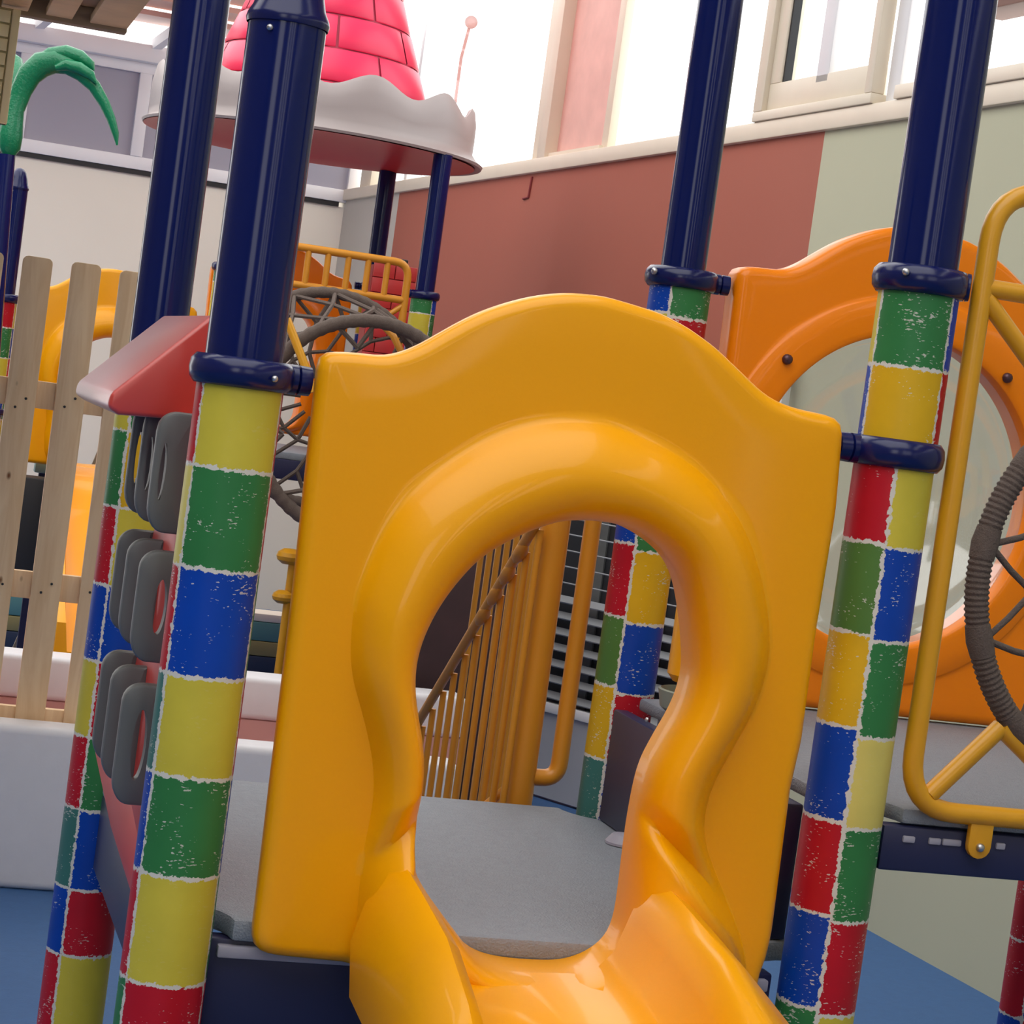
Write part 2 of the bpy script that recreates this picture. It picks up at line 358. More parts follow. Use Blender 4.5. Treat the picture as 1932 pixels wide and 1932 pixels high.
for o_ in (wr, tr, w1, tp, w2, w3, w4): turn(o_)
wb = struct(box('wall_back', -3, WX-.4, WB, WB+.16, 0, zb(2.64), CREAM))
struct(box('trim_3', -3, onY(640, 372, WB)[0], WB-.02, WB+.02, zb(2.64), zb(2.672), BLACK))
w5 = sroot('window_5', (0, WB, 2.7))
x5 = onY(672, 330, WB)[0]
box('window_frame', -3, x5, WB-.03, WB+.05, zb(2.672), zb(2.76), WHITEF, w5, .004)
box('window_frame', -3, x5, WB-.03, WB+.05, zb(3.33), zb(3.40), WHITEF, w5, .004)
for px, py in ((52, 100), (268, 200), (668, 330)):
    x = onY(px, py, WB)[0]; box('mullion', x-.035, x+.035, WB-.035, WB+.05, zb(2.76), zb(3.33), WHITEF, w5, .004)
edges = [-3]+[onY(px, py, WB)[0] for px, py in ((52, 100), (268, 200), (668, 330))]
for a, b in zip(edges[:-1], edges[1:]): box('grey_sheet_panel', a+.035, b-.035, WB, WB+.03, zb(2.76), zb(3.33), GREYPAN, w5)
w6 = sroot('window_6', (x5+.2, WB, 2.7))
box('window_pane', x5+.05, WX-.4, WB+.02, WB+.026, zb(2.64), zb(3.40), GLASS, w6); box('mullion', x5+.04, x5+.09, WB-.02, WB+.04, zb(2.64), zb(3.4), WHITEF, w6)
# skylight frame and pink roof sheets over the back wall
cl = sroot('ceiling', (0, 14, 3.5))
box('skylight_beam', -3, x5, WB-.1, WB+.1, zb(3.40), zb(3.52), WHITEF, cl, .01)
for px in (60, 285, 470): 
    x = onY(px, 70, WB)[0]
    bar('skylight_rib', (x, WB, zb(3.5)), (x+.45, WB-1.4, zb(3.95)), .06, .05, WHITEF, cl)
def corr(x0, x1, y0, z0, y1, z1, n, amp, rows=2):
    V, Fc = [], []
    for t in range(rows):
        f = t/(rows-1)
        for i in range(n+1): V.append((x0+(x1-x0)*i/n, y0+(y1-y0)*f, z0+(z1-z0)*f))
    for k in range(len(V)): V.append((V[k][0], V[k][1], V[k][2]+.02))
    N = (n+1)*rows
    for t in range(rows-1):
        for i in range(n):
            a = t*(n+1)+i; Fc += [(a, a+1, a+n+2, a+n+1), (N+a, N+a+n+1, N+a+n+2, N+a+1)]
    return V, Fc
for k in range(5):   # overlapping pink sheets stepping up towards the room
    y = WB-.1-k*.28; z = zb(3.66)+k*.05
    box('roof_sheet', -1.2, 2.35, y-.32, y, z, z+.03, PINKSH, cl)

# ------------------------------------------------------------------ painted posts
C_ = {'v': srgb(84, 126, 58), 'y': srgb(211, 195, 66), 'g': srgb(50, 124, 68), 'b': srgb(0, 66, 172), 'r': srgb(190, 20, 38), 't': srgb(62, 118, 110), 'p': srgb(224, 208, 110), 'o': srgb(222, 176, 28)}
ALPHA = {'y': .0, 'p': 0.0, 'o': .6}
def sleeve(parent, x, y, r, cols, z_bot=0.0):
    """cols: list of (angle0, angle1, zlist descending, colour string). Angles in degrees from the side that faces the camera, to the right positive"""
    a0 = math.atan2(-y, -x); V, Fc, uvs, szs, cl_ = [], [], [], [], []
    for s, e, zs, cs in cols:
        n = max(4, int((e-s)/7)); w = r*math.radians(e-s)
        for k, ch in enumerate(cs):
            zt, zb = zs[k], zs[k+1]; b = len(V)
            for z in (zb, zt):
                for i in range(n+1):
                    th = a0+math.radians(s+(e-s)*i/n); V.append((x+r*math.cos(th), y+r*math.sin(th), z))
            for i in range(n):
                Fc.append((b+i, b+i+1, b+n+2+i, b+n+1+i)); u0, u1 = w*i/n, w*(i+1)/n; h = zt-zb
                uvs += [(u0, 0), (u1, 0), (u1, h), (u0, h)]; szs += [(w, h)]*4
                cl_ += [(*C_[ch], 1-.9*(ch in 'yp'))]*4
    off = wloc(parent); me = bpy.data.meshes.new('painted_sleeve'); me.from_pydata([tuple(Vector(v)-off) for v in V], [], Fc); me.update()
    me.uv_layers.new(name='cell'); me.uv_layers.new(name='size'); me.color_attributes.new('block', 'FLOAT_COLOR', 'CORNER')
    ua, ub, ca = me.uv_layers['cell'], me.uv_layers['size'], me.color_attributes['block']
    for i in range(len(uvs)): ua.data[i].uv = uvs[i]; ub.data[i].uv = szs[i]; ca.data[i].color = cl_[i]
    bm = bmesh.new(); bm.from_mesh(me); bmesh.ops.remove_doubles(bm, verts=bm.verts, dist=1e-5); bmesh.ops.recalc_face_normals(bm, faces=bm.faces); bm.to_mesh(me); bm.free()
    me.shade_smooth(); return link('painted_sleeve', me, SLEEVE, parent)
def collar(parent, x, y, z, h, r, lugs=(), name='clamp_collar'):
    """rounded clamp band; lugs: (dir degrees, length)"""
    prof = [(r*.9, -h/2), (r+.004, -h/2), (r+.010, -h*.3), (r+.0115, 0), (r+.010, h*.3), (r+.004, h/2), (r*.9, h/2)]
    o = lathe(name, prof, (x, y, z), NAVYD, parent, 36, 60)
    for ang, ln in lugs:
        d = np.array([math.cos(math.radians(ang)), math.sin(math.radians(ang)), 0]); p = np.array([x, y, z])
        a, b = p+d*r*.9, p+d*(r+ln)
        tube('clamp_lug', [a, p+d*(r+ln*.45), p+d*(r+ln*.5), p+d*(r+ln*.55), b, b+d*.001], [h*.52, h*.52, h*.40, h*.52, h*.5, h*.4], NAVYD, parent, 14)
    return o
def bolt(parent, p, d, r=.006, name='bolt', m=STEEL):
    p, d = np.array(p, float), np.array(d, float); d /= np.linalg.norm(d)
    return tube(name, [p, p+d*r*.6, p+d*r*1.1], [r, r, r*.55], m, parent, 10)
def upper(parent, x, y, r, z0, z1, cap=True):
    lathe('upper_tube', [(0.001, z0), (r, z0), (r, z1), (.001, z1)], (x, y, 0), NAVY, parent, 40, 40)
    if cap:
        q = [(r+.002, z1-.012), (r+.0035, z1-.006), (r+.002, z1), (r*.93, z1+.010), (r*.80, z1+.035), (r*.62, z1+.058), (r*.35, z1+.072), (.001, z1+.076)]
        lathe('post_cap', q, (x, y, 0), NAVYD, parent, 40, 60)
        bolt(parent, (x-r*.55, y-r*.85, z1-.022), (-.5, -.85, 0), .004, 'cap_screw')
RS = .053
def zs(x, y, pys, r=RS):
    d = math.hypot(x, y); k = 1-r/d
    return [zat(x*k, y*k, p) for p in pys]
PG = 'navy posts with painted block sleeves'
# front left
x, y = .406, 2.68
p = thing('play_post', 'navy capped post with painted sleeve left of the yellow archway, nearest post', 'post', (x, y, 0), PG)
zl = zs(x, y, [718, 887, 1078, 1281, 1470, 1658, 1862])+[0.4, .25, .1, 0]
zl2 = [zl[0]]+[z+.0 for z in zl[1:]]
sleeve(p, x, y, RS, [(-55, 74, zl, 'ygbygyrbgy'), (74, 188, zl, 'rrgrbgrygb'), (188, 305, zl, 'rprtbrgyrb')])
collar(p, x, y, zat(x, y, 703), .036, RS, [(5, .032)]); bolt(p, (x+.03, y-.061, zat(x, y, 706)), (.4, -1, 0), .004, 'collar_bolt')
upper(p, x, y, .0472, zat(x, y, 705), zat(x, y-.04, 24))
# front right
x, y = 1.278, 2.68
p = thing('play_post', 'navy post with painted sleeve at the right edge of the yellow archway, in front', 'post', (x, y, 0), PG)
ztop = zs(x, y, [540, 693, 868]); zl = zs(x, y, [868, 1027, 1199, 1375, 1552, 1728, 1905])+[.3, .15, 0]
sleeve(p, x, y, RS, [(-62, 58, ztop, 'go'), (58, 178, ztop, 'br'), (178, 298, ztop, 'yb')])
zr = zs(x, y, [868, 1032, 1208, 1390, 1562, 1738, 1915])+[.3, .15, 0]
sleeve(p, x, y, RS, [(-115, 4, zl, 'rvobrbgyr'), (4, 124, zr, 'ybgpgrybg'), (124, 245, zl, 'grbyrgbyr')])
collar(p, x, y, zat(x, y, 532), .036, RS, [(-25, .011)]); collar(p, x, y, zat(x, y, 856), .038, RS, [(182, .034)])
bolt(p, (x-.045, y-.048, zat(x, y, 524)), (-.7, -.7, 0), .005, 'collar_bolt')
upper(p, x, y, .0462, zat(x, y, 535), 2.12)
# back right of the near bay
x, y = 1.277, 3.61
p = thing('play_post', 'slim navy post with painted sleeve seen through and above the yellow archway', 'post', (x, y, 0), PG)
zl = zs(x, y, [530, 592, 730, 880, 1030, 1168, 1299, 1437, 1560])+[.6, .45, .3, .15, 0]
zr = zs(x, y, [530, 599, 737, 890, 1041, 1177, 1310, 1441, 1565])+[.6, .45, .3, .15, 0]
sleeve(p, x, y, RS, [(-136, -16, zl, 'bygbrvotrbgyr'), (-16, 104, zr, 'grbgobrbgyrbg'), (104, 224, zl, 'rybgyrbgyrbgy')])
collar(p, x, y, zat(x, y, 527), .034, RS, [(-8, .03)]); bolt(p, (x-.06, y-.03, zat(x, y, 522)), (-1, -.4, 0), .006, 'collar_bolt')
upper(p, x, y, .039, zat(x, y, 530), 2.3)
# back left
x, y = .405, 3.61
p = thing('play_post', 'navy post with painted sleeve behind the red climbing panel', 'post', (x, y, 0), PG)
zl = zs(x, y, [700, 818, 962, 1110, 1254, 1397, 1533, 1682])+[.45, .3, .15, 0]; 
sleeve(p, x, y, RS, [(-152, -32, zl, 'ygrbyrtbrgb'), (-32, 88, zl, 'goybrgbrygb'), (88, 208, zl, 'rbgyrbgyrbg')])
upper(p, x, y, .0449, zat(x, y, 705), 2.05)
collar(p, x, y, zat(x, y, 700), .034, RS, [(0, .03)])
# right bay, mostly outside the frame
for (x, y, lb) in ((2.15, 2.68, 'navy post with painted sleeve at the far right of the rope wheel barrier'), (2.15, 3.61, 'navy post with painted sleeve under the right end of the right platform')):
    p = thing('play_post', lb, 'post', (x, y, 0), PG)
    zl = [1.62, 1.48, 1.33, 1.18, 1.03, .88, .73, .58, .44, .3, .15, 0]
    sleeve(p, x, y, RS, [(-130, -10, zl, 'grygbyrrbgb'), (-10, 110, zl, 'ybrgybgbrgy'), (110, 230, zl, 'rybgyrbgyrb')])
    collar(p, x, y, 1.62, .034, RS); upper(p, x, y, .045, 1.6, 2.3)

# ------------------------------------------------------------------ platforms
def plat_poly(x0, x1, y0, y1, n=.085):
    P = []
    for cx, cy, a0 in ((x0, y0, 90), (x1, y0, 180), (x1, y1, 270), (x0, y1, 0)):
        for k in range(7):
            a = math.radians(a0-90*k/6); P.append((cx+n*math.cos(a), cy+n*math.sin(a)))
    return P
pl = thing('platform', 'grey coated deck behind the yellow archway, framed in navy steel', 'platform', (.84, 3.14, .7))
prism('deck_top', plat_poly(.400, 1.277, 2.685, 3.612), 'Z', .722, .75, DECK, pl, .006)
box('fascia_beam', .46, 1.22, 2.70, 2.73, .60, .722, NAVYF, pl, .004); box('fascia_beam', .46, 1.22, 3.56, 3.59, .60, .722, NAVYF, pl, .004)
box('fascia_beam', .402, .43, 2.75, 3.54, .60, .722, NAVYF, pl, .004); box('edge_strip', .47, 1.21, 2.686, 2.70, .70, .716, GREYPAN, pl, .003)
RZ = .965
pr_ = thing('platform', 'higher grey deck on the right with a navy fascia beam, under the rope wheel', 'platform', (1.71, 3.14, .9))
prism('deck_top', plat_poly(1.277, 2.15, 2.675, 3.612), 'Z', RZ-.022, RZ, DECK, pr_, .006)
fb = box('fascia_beam', 1.335, 2.085, 2.67, 2.70, RZ-.085, RZ-.024, NAVYF, pr_, .004)
for px, w in ((1715, .009), (1764, .009), (1796, .014), (1888, .007)):
    q = onY(px, 1584+(px-1715)*.075, 2.668); box('beam_slot', q[0]-w, q[0]+w, 2.6665, 2.672, q[2]-.0045, q[2]+.0045, GREYPAN, fb, .002)
box('riser_panel', 1.235, 1.262, 2.77, 3.53, .751, RZ-.024, NAVYF, pr_, .004)
q = onX(1222, 1358, 1.235); bolt(pr_, q, (-1, 0, 0), .004)
q = onX(1195, 1497, 1.22); lathe('riser_foot', [(.001, .018), (.02, .016), (.03, .004), (.03, 0)], (1.215, q[1], .751), GREYPAN, pr_, 20)
for bx in (1.6,): box('fascia_beam', 1.345, 2.08, 3.58, 3.61, RZ-.085, RZ-.024, NAVYF, pr_, .004)

# ------------------------------------------------------------------ moulded panels with an opening
def resample(P, c, N, smooth=0):
    """cast N rays from c at the polygon P, both 2-D"""
    P = np.array(P, float); out = []
    for k in range(N):
        th = 2*math.pi*k/N; d = np.array([math.cos(th), math.sin(th)]); best = None
        for i in range(len(P)):
            a = P[i]-c; e = P[(i+1) % len(P)]-P[i]; den = d[0]*e[1]-d[1]*e[0]
            if abs(den) < 1e-12: continue
            t = (a[0]*e[1]-a[1]*e[0])/den; s = (a[0]*d[1]-a[1]*d[0])/den
            if t > 0 and -1e-9 <= s <= 1+1e-9 and (best is None or t > best): best = t
        out.append(c+d*best)
    out = np.array(out)
    for _ in range(smooth): out = (np.roll(out, 1, 0)+2*out+np.roll(out, -1, 0))/4
    return out
def chaikin(P, n=2, closed=True):
    P = np.array(P, float)
    for _ in range(n):
        Q = np.roll(P, -1, 0); P = np.stack([.75*P+.25*Q, .25*P+.75*Q], 1).reshape(-1, 2)
    return P
def hole_panel(name, O, R, H, c, Yf, thick, ampf, m, parent, N=300, rnd=.017, prof=None, dX=0, dY=0, dZ=0, edge_smooth=1):
    """O outer outline, R outer edge of the raised ring, H opening; front face at Yf, back at Yf+thick"""
    c = np.array(c, float); o = resample(O, c, N, edge_smooth); r = resample(R, c, N, 4); h = resample(H, c, N, 3)
    tg = np.roll(o, -1, 0)-np.roll(o, 1, 0); nrm = np.stack([tg[:, 1], -tg[:, 0]], 1); nrm /= np.linalg.norm(nrm, axis=1)[:, None]
    for _ in range(3): nrm = (np.roll(nrm, 1, 0)+nrm+np.roll(nrm, -1, 0)); nrm /= np.linalg.norm(nrm, axis=1)[:, None]
    rings = []
    yb = Yf+thick
    def ring(P2, y): rings.append([(p[0]+dX, (y[k] if hasattr(y, '__len__') else y)+dY, p[1]+dZ) for k, p in enumerate(P2)])
    ring(h, yb); ring((h+r)/2, yb); ring(o-nrm*rnd, yb)
    for k in range(1, 5):
        t = math.pi/2*k/5; ring(o-nrm*rnd*(1-math.sin(t)), yb-rnd*(1-math.cos(t)))
    ring(o, yb-rnd); ring(o, Yf+rnd)
    for k in range(1, 6):
        t = math.pi/2*k/6; ring(o-nrm*rnd*(1-math.cos(t)), Yf+rnd*(1-math.sin(t)))
    oi = o-nrm*rnd; ring(oi, Yf)
    for t in (.35, .7, .92): ring(oi*(1-t)+r*t, Yf)
    amp = np.array([ampf(0.5*(r[k]+h[k])) for k in range(N)])
    prof = prof or [(0, 0), (.04, .10), (.10, .30), (.18, .52), (.28, .72), (.40, .89), (.52, .98), (.62, 1), (.72, .96), (.82, .84), (.90, .64), (.96, .36), (1.0, .0)]
    for t, hh in prof: ring(r*(1-t)+h*t, Yf-amp*hh)
    ring(h, Yf+thick*.5)
    V = [v for g in rings for v in g]; Fc = []; K = len(rings)
    for i in range(K):
        j = (i+1) % K
        for k in range(N): Fc.append((i*N+k, i*N+(k+1) % N, j*N+(k+1) % N, j*N+k))
    return mesh(name, V, Fc, m, parent, sharp=55)
PY = 2.64
def px2(L, Y=PY): return [(q[0], q[2]) for q in (onY(a, b, Y) for a, b in L)]
O_px = [(604, 690), (606, 668), (625, 664), (658, 664), (690, 667), (720, 671), (745, 669), (770, 662), (800, 649), (833, 630), (870, 609), (908, 590), (940, 578), (966, 570), (1000, 561), (1035, 555), (1075, 552), (1110, 554), (1150, 559), (1202, 574), (1253, 590), (1305, 617), (1357, 655), (1398, 694), (1440, 735), (1460, 750), (1481, 761), (1512, 772), (1550, 780), (1580, 786), (1596, 797), (1598, 815), (1585, 966), (1548, 1191), (1531, 1316), (1520, 1400), (1499, 1490), (1464, 1761), (1452, 1815), (1438, 1846), (1435, 1880), (1420, 1905), (720, 1895), (690, 1850), (664, 1822), (600, 1816), (520, 1808), (490, 1800), (478, 1780), (488, 1700), (524, 1400), (560, 1100), (583, 883)]
R_px = [(1066, 789), (1010, 794), (962, 807), (910, 828), (859, 859), (810, 893), (766, 936), (730, 985), (703, 1040), (680, 1095), (667, 1143), (660, 1231), (665, 1280), (678, 1325), (695, 1390), (704, 1440), (706, 1490), (700, 1540), (686, 1600), (677, 1680), (671, 1750), (670, 1800), (690, 1850), (740, 1872), (1000, 1880), (1250, 1880), (1380, 1870), (1418, 1846), (1412, 1800), (1376, 1707), (1345, 1640), (1325, 1578), (1335, 1500), (1376, 1423), (1428, 1335), (1451, 1257), (1456, 1190), (1438, 1081), (1407, 993), (1350, 910), (1273, 848), (1169, 802), (1120, 791)]
H_px = [(1063, 981), (1025, 993), (986, 1007), (909, 1048), (851, 1111), (811, 1172), (786, 1236), (781, 1293), (787, 1347), (796, 1397), (798, 1448), (794, 1495), (785, 1550), (776, 1589), (775, 1620), (790, 1664), (834, 1725), (863, 1763), (890, 1800), (940, 1822), (1054, 1831), (1098, 1824), (1142, 1803), (1175, 1766), (1187, 1678), (1197, 1589), (1211, 1505), (1225, 1448), (1252, 1397), (1282, 1347), (1300, 1303), (1309, 1253), (1300, 1150), (1285, 1080), (1255, 1037), (1191, 994), (1131, 982)]
O2, R2, H2 = px2(O_px), chaikin(px2(R_px), 2), chaikin(px2(H_px), 2)
C2 = px2([(1010, 1330)])[0]
zf0, zf1 = px2([(760, 1585)])[0][1], px2([(760, 1830)])[0][1]
def amp_front(p):
    z = p[1]; a = .052
    if z < zf0+.05: 
        t = min(1, max(0, (zf0+.05-z)/.05)); a = .052-.022*t
    if z < zf0: a = .03+.05*min(1, (zf0-z)/.05)
    return a
sl = thing('slide', 'yellow archway panel with a raised ring and slide entry, in the centre', 'slide', (.84, 2.68, .72))
hole_panel('archway_panel', O2, R2, H2, C2, PY, .044, amp_front, YEL, sl, rnd=.018)
# chute with raised side rails, leaving the archway towards the viewer
secs = []
for Y, drop, ex in ((2.62, 0, 0), (2.5, .012, .0), (2.36, .03, 0), (2.24, .07, 0), (2.1, .15, 0), (1.9, .3, 0), (1.7, .46, 0), (1.5, .60, 0), (1.35, .66, 0), (1.2, .67, 0)):
    zc, zb, zo = .858-drop, .728-drop, .70-drop
    P = [(.628, zo-.02), (.620, zo+.05), (.632, zc-.06), (.65, zc-.012), (.668, zc), (.684, zc-.012), (.70, zc-.06), (.715, zb+.03), (.745, zb), (.84, zb-.004), (.935, zb), (.962, zb+.03), (.978, zc-.05), (.990, zc-.012), (1.008, zc), (1.03, zc-.012), (1.07, zc-.05), (1.12, zo+.06), (1.165, zo-.02), (1.13, zo-.03), (.84, zb-.03), (.66, zo-.03)]
    secs.append([(px_, Y, max(z_, .005)) for px_, z_ in P])
n = len(secs[0]); V = [v for s in secs for v in s]
Fc = [(i*n+k, i*n+(k+1) % n, (i+1)*n+(k+1) % n, (i+1)*n+k) for i in range(len(secs)-1) for k in range(n)]+[tuple(range(n)), tuple((len(secs)-1)*n+k for k in range(n))[::-1]]
mesh('slide_chute', V, Fc, YEL, sl, sharp=60)

# orange panel with a clear dome, back of the right bay
OY = 3.575
oc = (1.713, 1.365)
ob = thing('dome_panel', 'orange moulded panel with a round clear dome window behind the right post', 'panel', (1.715, 3.61, RZ))
dxo, dzo = 1.715-.8405, .255
Oo = [(p[0]*1.0+dxo, p[1]) for p in O2]
Oo = [(a, b+dzo) for a, b in Oo]; Oo = [(a, max(b, RZ+.004)) for a, b in Oo]
circ = lambda c, r, n=72, kz=1: [(c[0]+r*math.cos(2*math.pi*k/n), c[1]+r*kz*math.sin(2*math.pi*k/n)) for k in range(n)]
hole_panel('ring_panel', Oo, circ(oc, .345), circ(oc, .272, kz=1.02), oc, OY, .07, lambda p: .004, ORA, ob, rnd=.018, prof=[(0, 0), (.03, .6), (.06, 1), (.5, 1), (.8, 1), (.93, .8), (.98, .3), (1, 0)])
V, Fc = lathe_vf([(.001, .15), (.06, .146), (.12, .132), (.18, .105), (.225, .07), (.255, .035), (.27, 0), (.30, -.002)], (0, 0, 0), 48)
mesh('dome_window', [(oc[0]+v[0], OY+.03+v[2], oc[1]+v[1]) for v in V], Fc, BUBBLE, ob)
for px, py in ((1485, 678), (1900, 713)):
    q = onY(px, py, OY-.006); tube('panel_screw', [q, q+np.array([0, -.006, 0]), q+np.array([0, -.009, 0])], [.0095, .0085, .004], mat('brown_screw', (.10, .05, .06), .3, .6), ob, 12)

# ------------------------------------------------------------------ pipe barrier with rope wheel
br = thing('rope_wheel_barrier', 'yellow pipe barrier holding a rope bound wheel, at the right edge', 'barrier', (1.715, 2.68, RZ))
BY = 2.66; xl, xr, zb_, zt_ = onY(1801, 900, 2.66)[0], 2.02, onY(1830, 1537, 2.66)[2], onY(1932, 362, 2.66)[2]
loop = [(xl, 1.3), (xl, zb_), (xr, zb_), (xr, zt_), (xl, zt_), (xl, 1.3)]
tube('frame_pipe', fillet([(a, BY, b) for a, b in loop], .075, 8)[:-1], .0138, YPIPE, br, 14, closed=True)
zbar = onY(1932, 555, BY)[2]
tube('cross_pipe', [(xl, BY, zbar), (xr, BY, zbar)], .0125, YPIPE, br, 12)
WC = np.array([1.687, BY, 1.293]); WR = .274
def wp(a, r): return WC+np.array([math.cos(math.radians(a))*r, 0, math.sin(math.radians(a))*r])
for a, q in ((128, (xl+.005, BY, zbar-.012)), (52, (xr-.005, BY, zbar-.012)), (318, (xr-.02, BY, zb_+.02))):
    e = wp(a, WR); tube('brace_pipe', [q, e], .012, YPIPE, br, 12)
e0 = onY(1888, 1372, BY); tube('brace_pipe', [onY(1752, 1500, BY), e0], .0125, YPIPE, br, 12); tube('brace_pipe', [e0, onY(1960, 1445, BY), onY(2045, 1545, BY)], .0125, YPIPE, br, 12)
N = 900; tube('rope_ring', [wp(360*k/N, WR) for k in range(N)], [.0158+(.0011 if (k//1) % 4 < 2 else -.0006) for k in range(N)], ROPE, br, 12, closed=True)
NN = 13; a_off = 172
ropes = []
for k in range(NN):
    aK = a_off+360/NN*k; q = wp(aK, WR-.008)
    for sgn in (-1, 1):
        i_ = wp(aK+sgn*180/NN, WR*.70); ropes.append(tube_vf([q, (q+i_)/2+np.array([0, 0, -.003]), i_], .0046, 8))
    i0 = wp(aK+180/NN, WR*.70)
    if k % 2 == 0:
        j_ = wp(aK+180/NN, WR*.36); ropes.append(tube_vf([i0, j_], .0046, 8))
    ropes.append(tube_vf([wp(aK-180/NN, WR*.36), wp(aK+180/NN, WR*.36)], .0046, 8))
joined('rope_net', ropes, ROPE, br)
for k in range(NN):
    aK = a_off+360/NN*k
    tube('rope_binding', [wp(aK-4.5, WR), wp(aK, WR), wp(aK+4.5, WR)], [.0168, .0185, .0168], ROPE, br, 12)
    q = wp(aK+180/NN, WR*.70); tube('rope_knot', [q+np.array([0, 0, -.012]), q+np.array([0, 0, -.006]), q+np.array([0, 0, .006]), q+np.array([0, 0, .012])], [.004, .010, .010, .004], ROPE, br, 8)
q = onY(1849, 1580, 2.655)
tb = prism('mounting_tab', [(q[0]-.017, zb_), (q[0]-.017, q[2]-.012)]+[(q[0]-.017*math.cos(math.pi*k/8), q[2]-.012-.017*math.sin(math.pi*k/8)) for k in range(1, 8)]+[(q[0]+.017, q[2]-.012), (q[0]+.017, zb_)], 'Y', 2.652, 2.662, YPIPE, br, .001)
bolt(br, (q[0], 2.652, q[2]-.013), (0, -1, 0), .006, 'tab_bolt')

# ------------------------------------------------------------------ red climbing panel with grey grips (left side of the bay)
cb = thing('climbing_panel', 'red climbing panel with grey looped grips and a wedge hood, left of nearest post', 'climber', (.39, 3.15, .7))
hp = [(.396, 1.486), (.386, 1.490), (.30, 1.398), (.268, 1.368), (.266, 1.355), (.276, 1.346), (.31, 1.342), (.396, 1.350)]
prism('wedge_hood', [(.398, 1.482), (.390, 1.492), (.272, 1.372), (.270, 1.354), (.285, 1.346), (.398, 1.352)], 'Y', 2.88, 3.42, RED, cb, .006, seg=3)
pp = [(2.755, 1.35), (2.765, 1.20), (2.80, 1.16), (2.765, 1.12), (2.755, 1.0), (2.79, .95), (2.76, .90), (2.76, .80), (3.10, .86), (3.12, .95), (3.07, 1.02), (3.12, 1.1), (3.07, 1.19), (3.12, 1.27), (3.12, 1.35)]
prism('back_panel', pp, 'X', .372, .398, REDP, cb, .004)
prism('lower_brace', [(lambda q: (q[1], q[2]))(onX(a, b, .372)) for a, b in ((172, 1400), (222, 1425), (268, 1500), (262, 1690), (246, 1695), (205, 1560))], 'X', .374, .397, REDP, cb, .003)
def grip(xo, yc, zt, zb, hx, hw, hh, t=.022):
    """rounded fin standing out from the panel, pierced by a lens shaped hand hole"""
    xi = .376; zc = (zt+zb)/2
    O = [(xi, zt)]+[(xo+.024-.024*math.sin(a), zt-.024+.024*math.cos(a)) for a in (0, .26, .52, .79, 1.05, 1.31, 1.57)]+[(xo+.022-.022*math.cos(a), zb+.034-.034*math.sin(a)) for a in (0, .26, .52, .79, 1.05, 1.31, 1.57)]+[(xi, zb)]
    c = np.array([hx, zc]); Hh = [(hx+hw*math.cos(2*math.pi*k/24), zc+hh*math.sin(2*math.pi*k/24)) for k in range(24)]; N = 90
    o = resample(O, c, N, 0); h_ = resample(Hh, c, N); r_ = .0055; rings = []
    tg = np.roll(o, -1, 0)-np.roll(o, 1, 0); nr = np.stack([tg[:, 1], -tg[:, 0]], 1); nr /= np.linalg.norm(nr, axis=1)[:, None]
    for P2, y in ((h_, yc+t/2), (h_*.8+(o-nr*r_)*.2, yc+t/2), (o-nr*r_, yc+t/2), (o-nr*r_*.3, yc+t/2-r_*.3), (o, yc+t/2-r_), (o, yc-t/2+r_), (o-nr*r_*.3, yc-t/2+r_*.3), (o-nr*r_, yc-t/2), (h_*.8+(o-nr*r_)*.2, yc-t/2), (h_, yc-t/2)):
        rings.append([(p_[0], y, p_[1]) for p_ in P2])
    V = [v for g in rings for v in g]; K = len(rings)
    Fc = [(i*N+k, i*N+(k+1) % N, ((i+1) % K)*N+(k+1) % N, ((i+1) % K)*N+k) for i in range(K) for k in range(N)]
    mesh('grip_loop', V, Fc, GREYP, cb, sharp=32)
zg = lambda p_: zat(.34, 2.80, p_)
for (pt, pb), (hx, hw, hh) in zip(((775, 1003), (1036, 1246), (1287, 1515)), ((.3395, .0040, .038), (.358, .008, .036), (.354, .009, .046))):
    for yc in (2.80, 2.955, 3.09): grip(.327, yc, zg(pt), zg(pb), hx, hw, hh)
tube('grip_bolt', [(.37, 2.85, 1.17), (.362, 2.85, 1.17)], .006, STEEL, cb, 10)

# ------------------------------------------------------------------ padded pit walls, mat and picket fence
struct(box('trim_4', -2.5, 2.0, 6.08, 7.1, 0, .012, PITM))
pd = thing('padded_wall', 'near white padded pit wall in front of the wooden pickets', 'padding', (.5, 5.87, 0), 'padded pit walls')
for k, (a, b) in enumerate(((-2.5, -.6), (-.6, .80), (.80, 1.62))): box('pad_cushion', a+.003, b-.003, 5.80, 5.93, 0, .43, VINYL, pd, .022, 4)
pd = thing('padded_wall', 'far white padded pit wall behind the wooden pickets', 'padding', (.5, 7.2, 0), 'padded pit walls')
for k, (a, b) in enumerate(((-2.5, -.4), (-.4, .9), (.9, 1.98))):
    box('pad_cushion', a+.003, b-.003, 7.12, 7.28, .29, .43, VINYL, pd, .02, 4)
    box('pad_bounce_band', a+.003, b-.003, 7.13, 7.27, 0, .29, VINYL_BOUNCE, pd, .01)  # lower face coloured pink as light bounced off the red mat
fn = thing('picket_fence', 'unpainted pine picket fence with rounded tops at the left', 'fence', (.3, 5.97, 0))
FY = 5.945
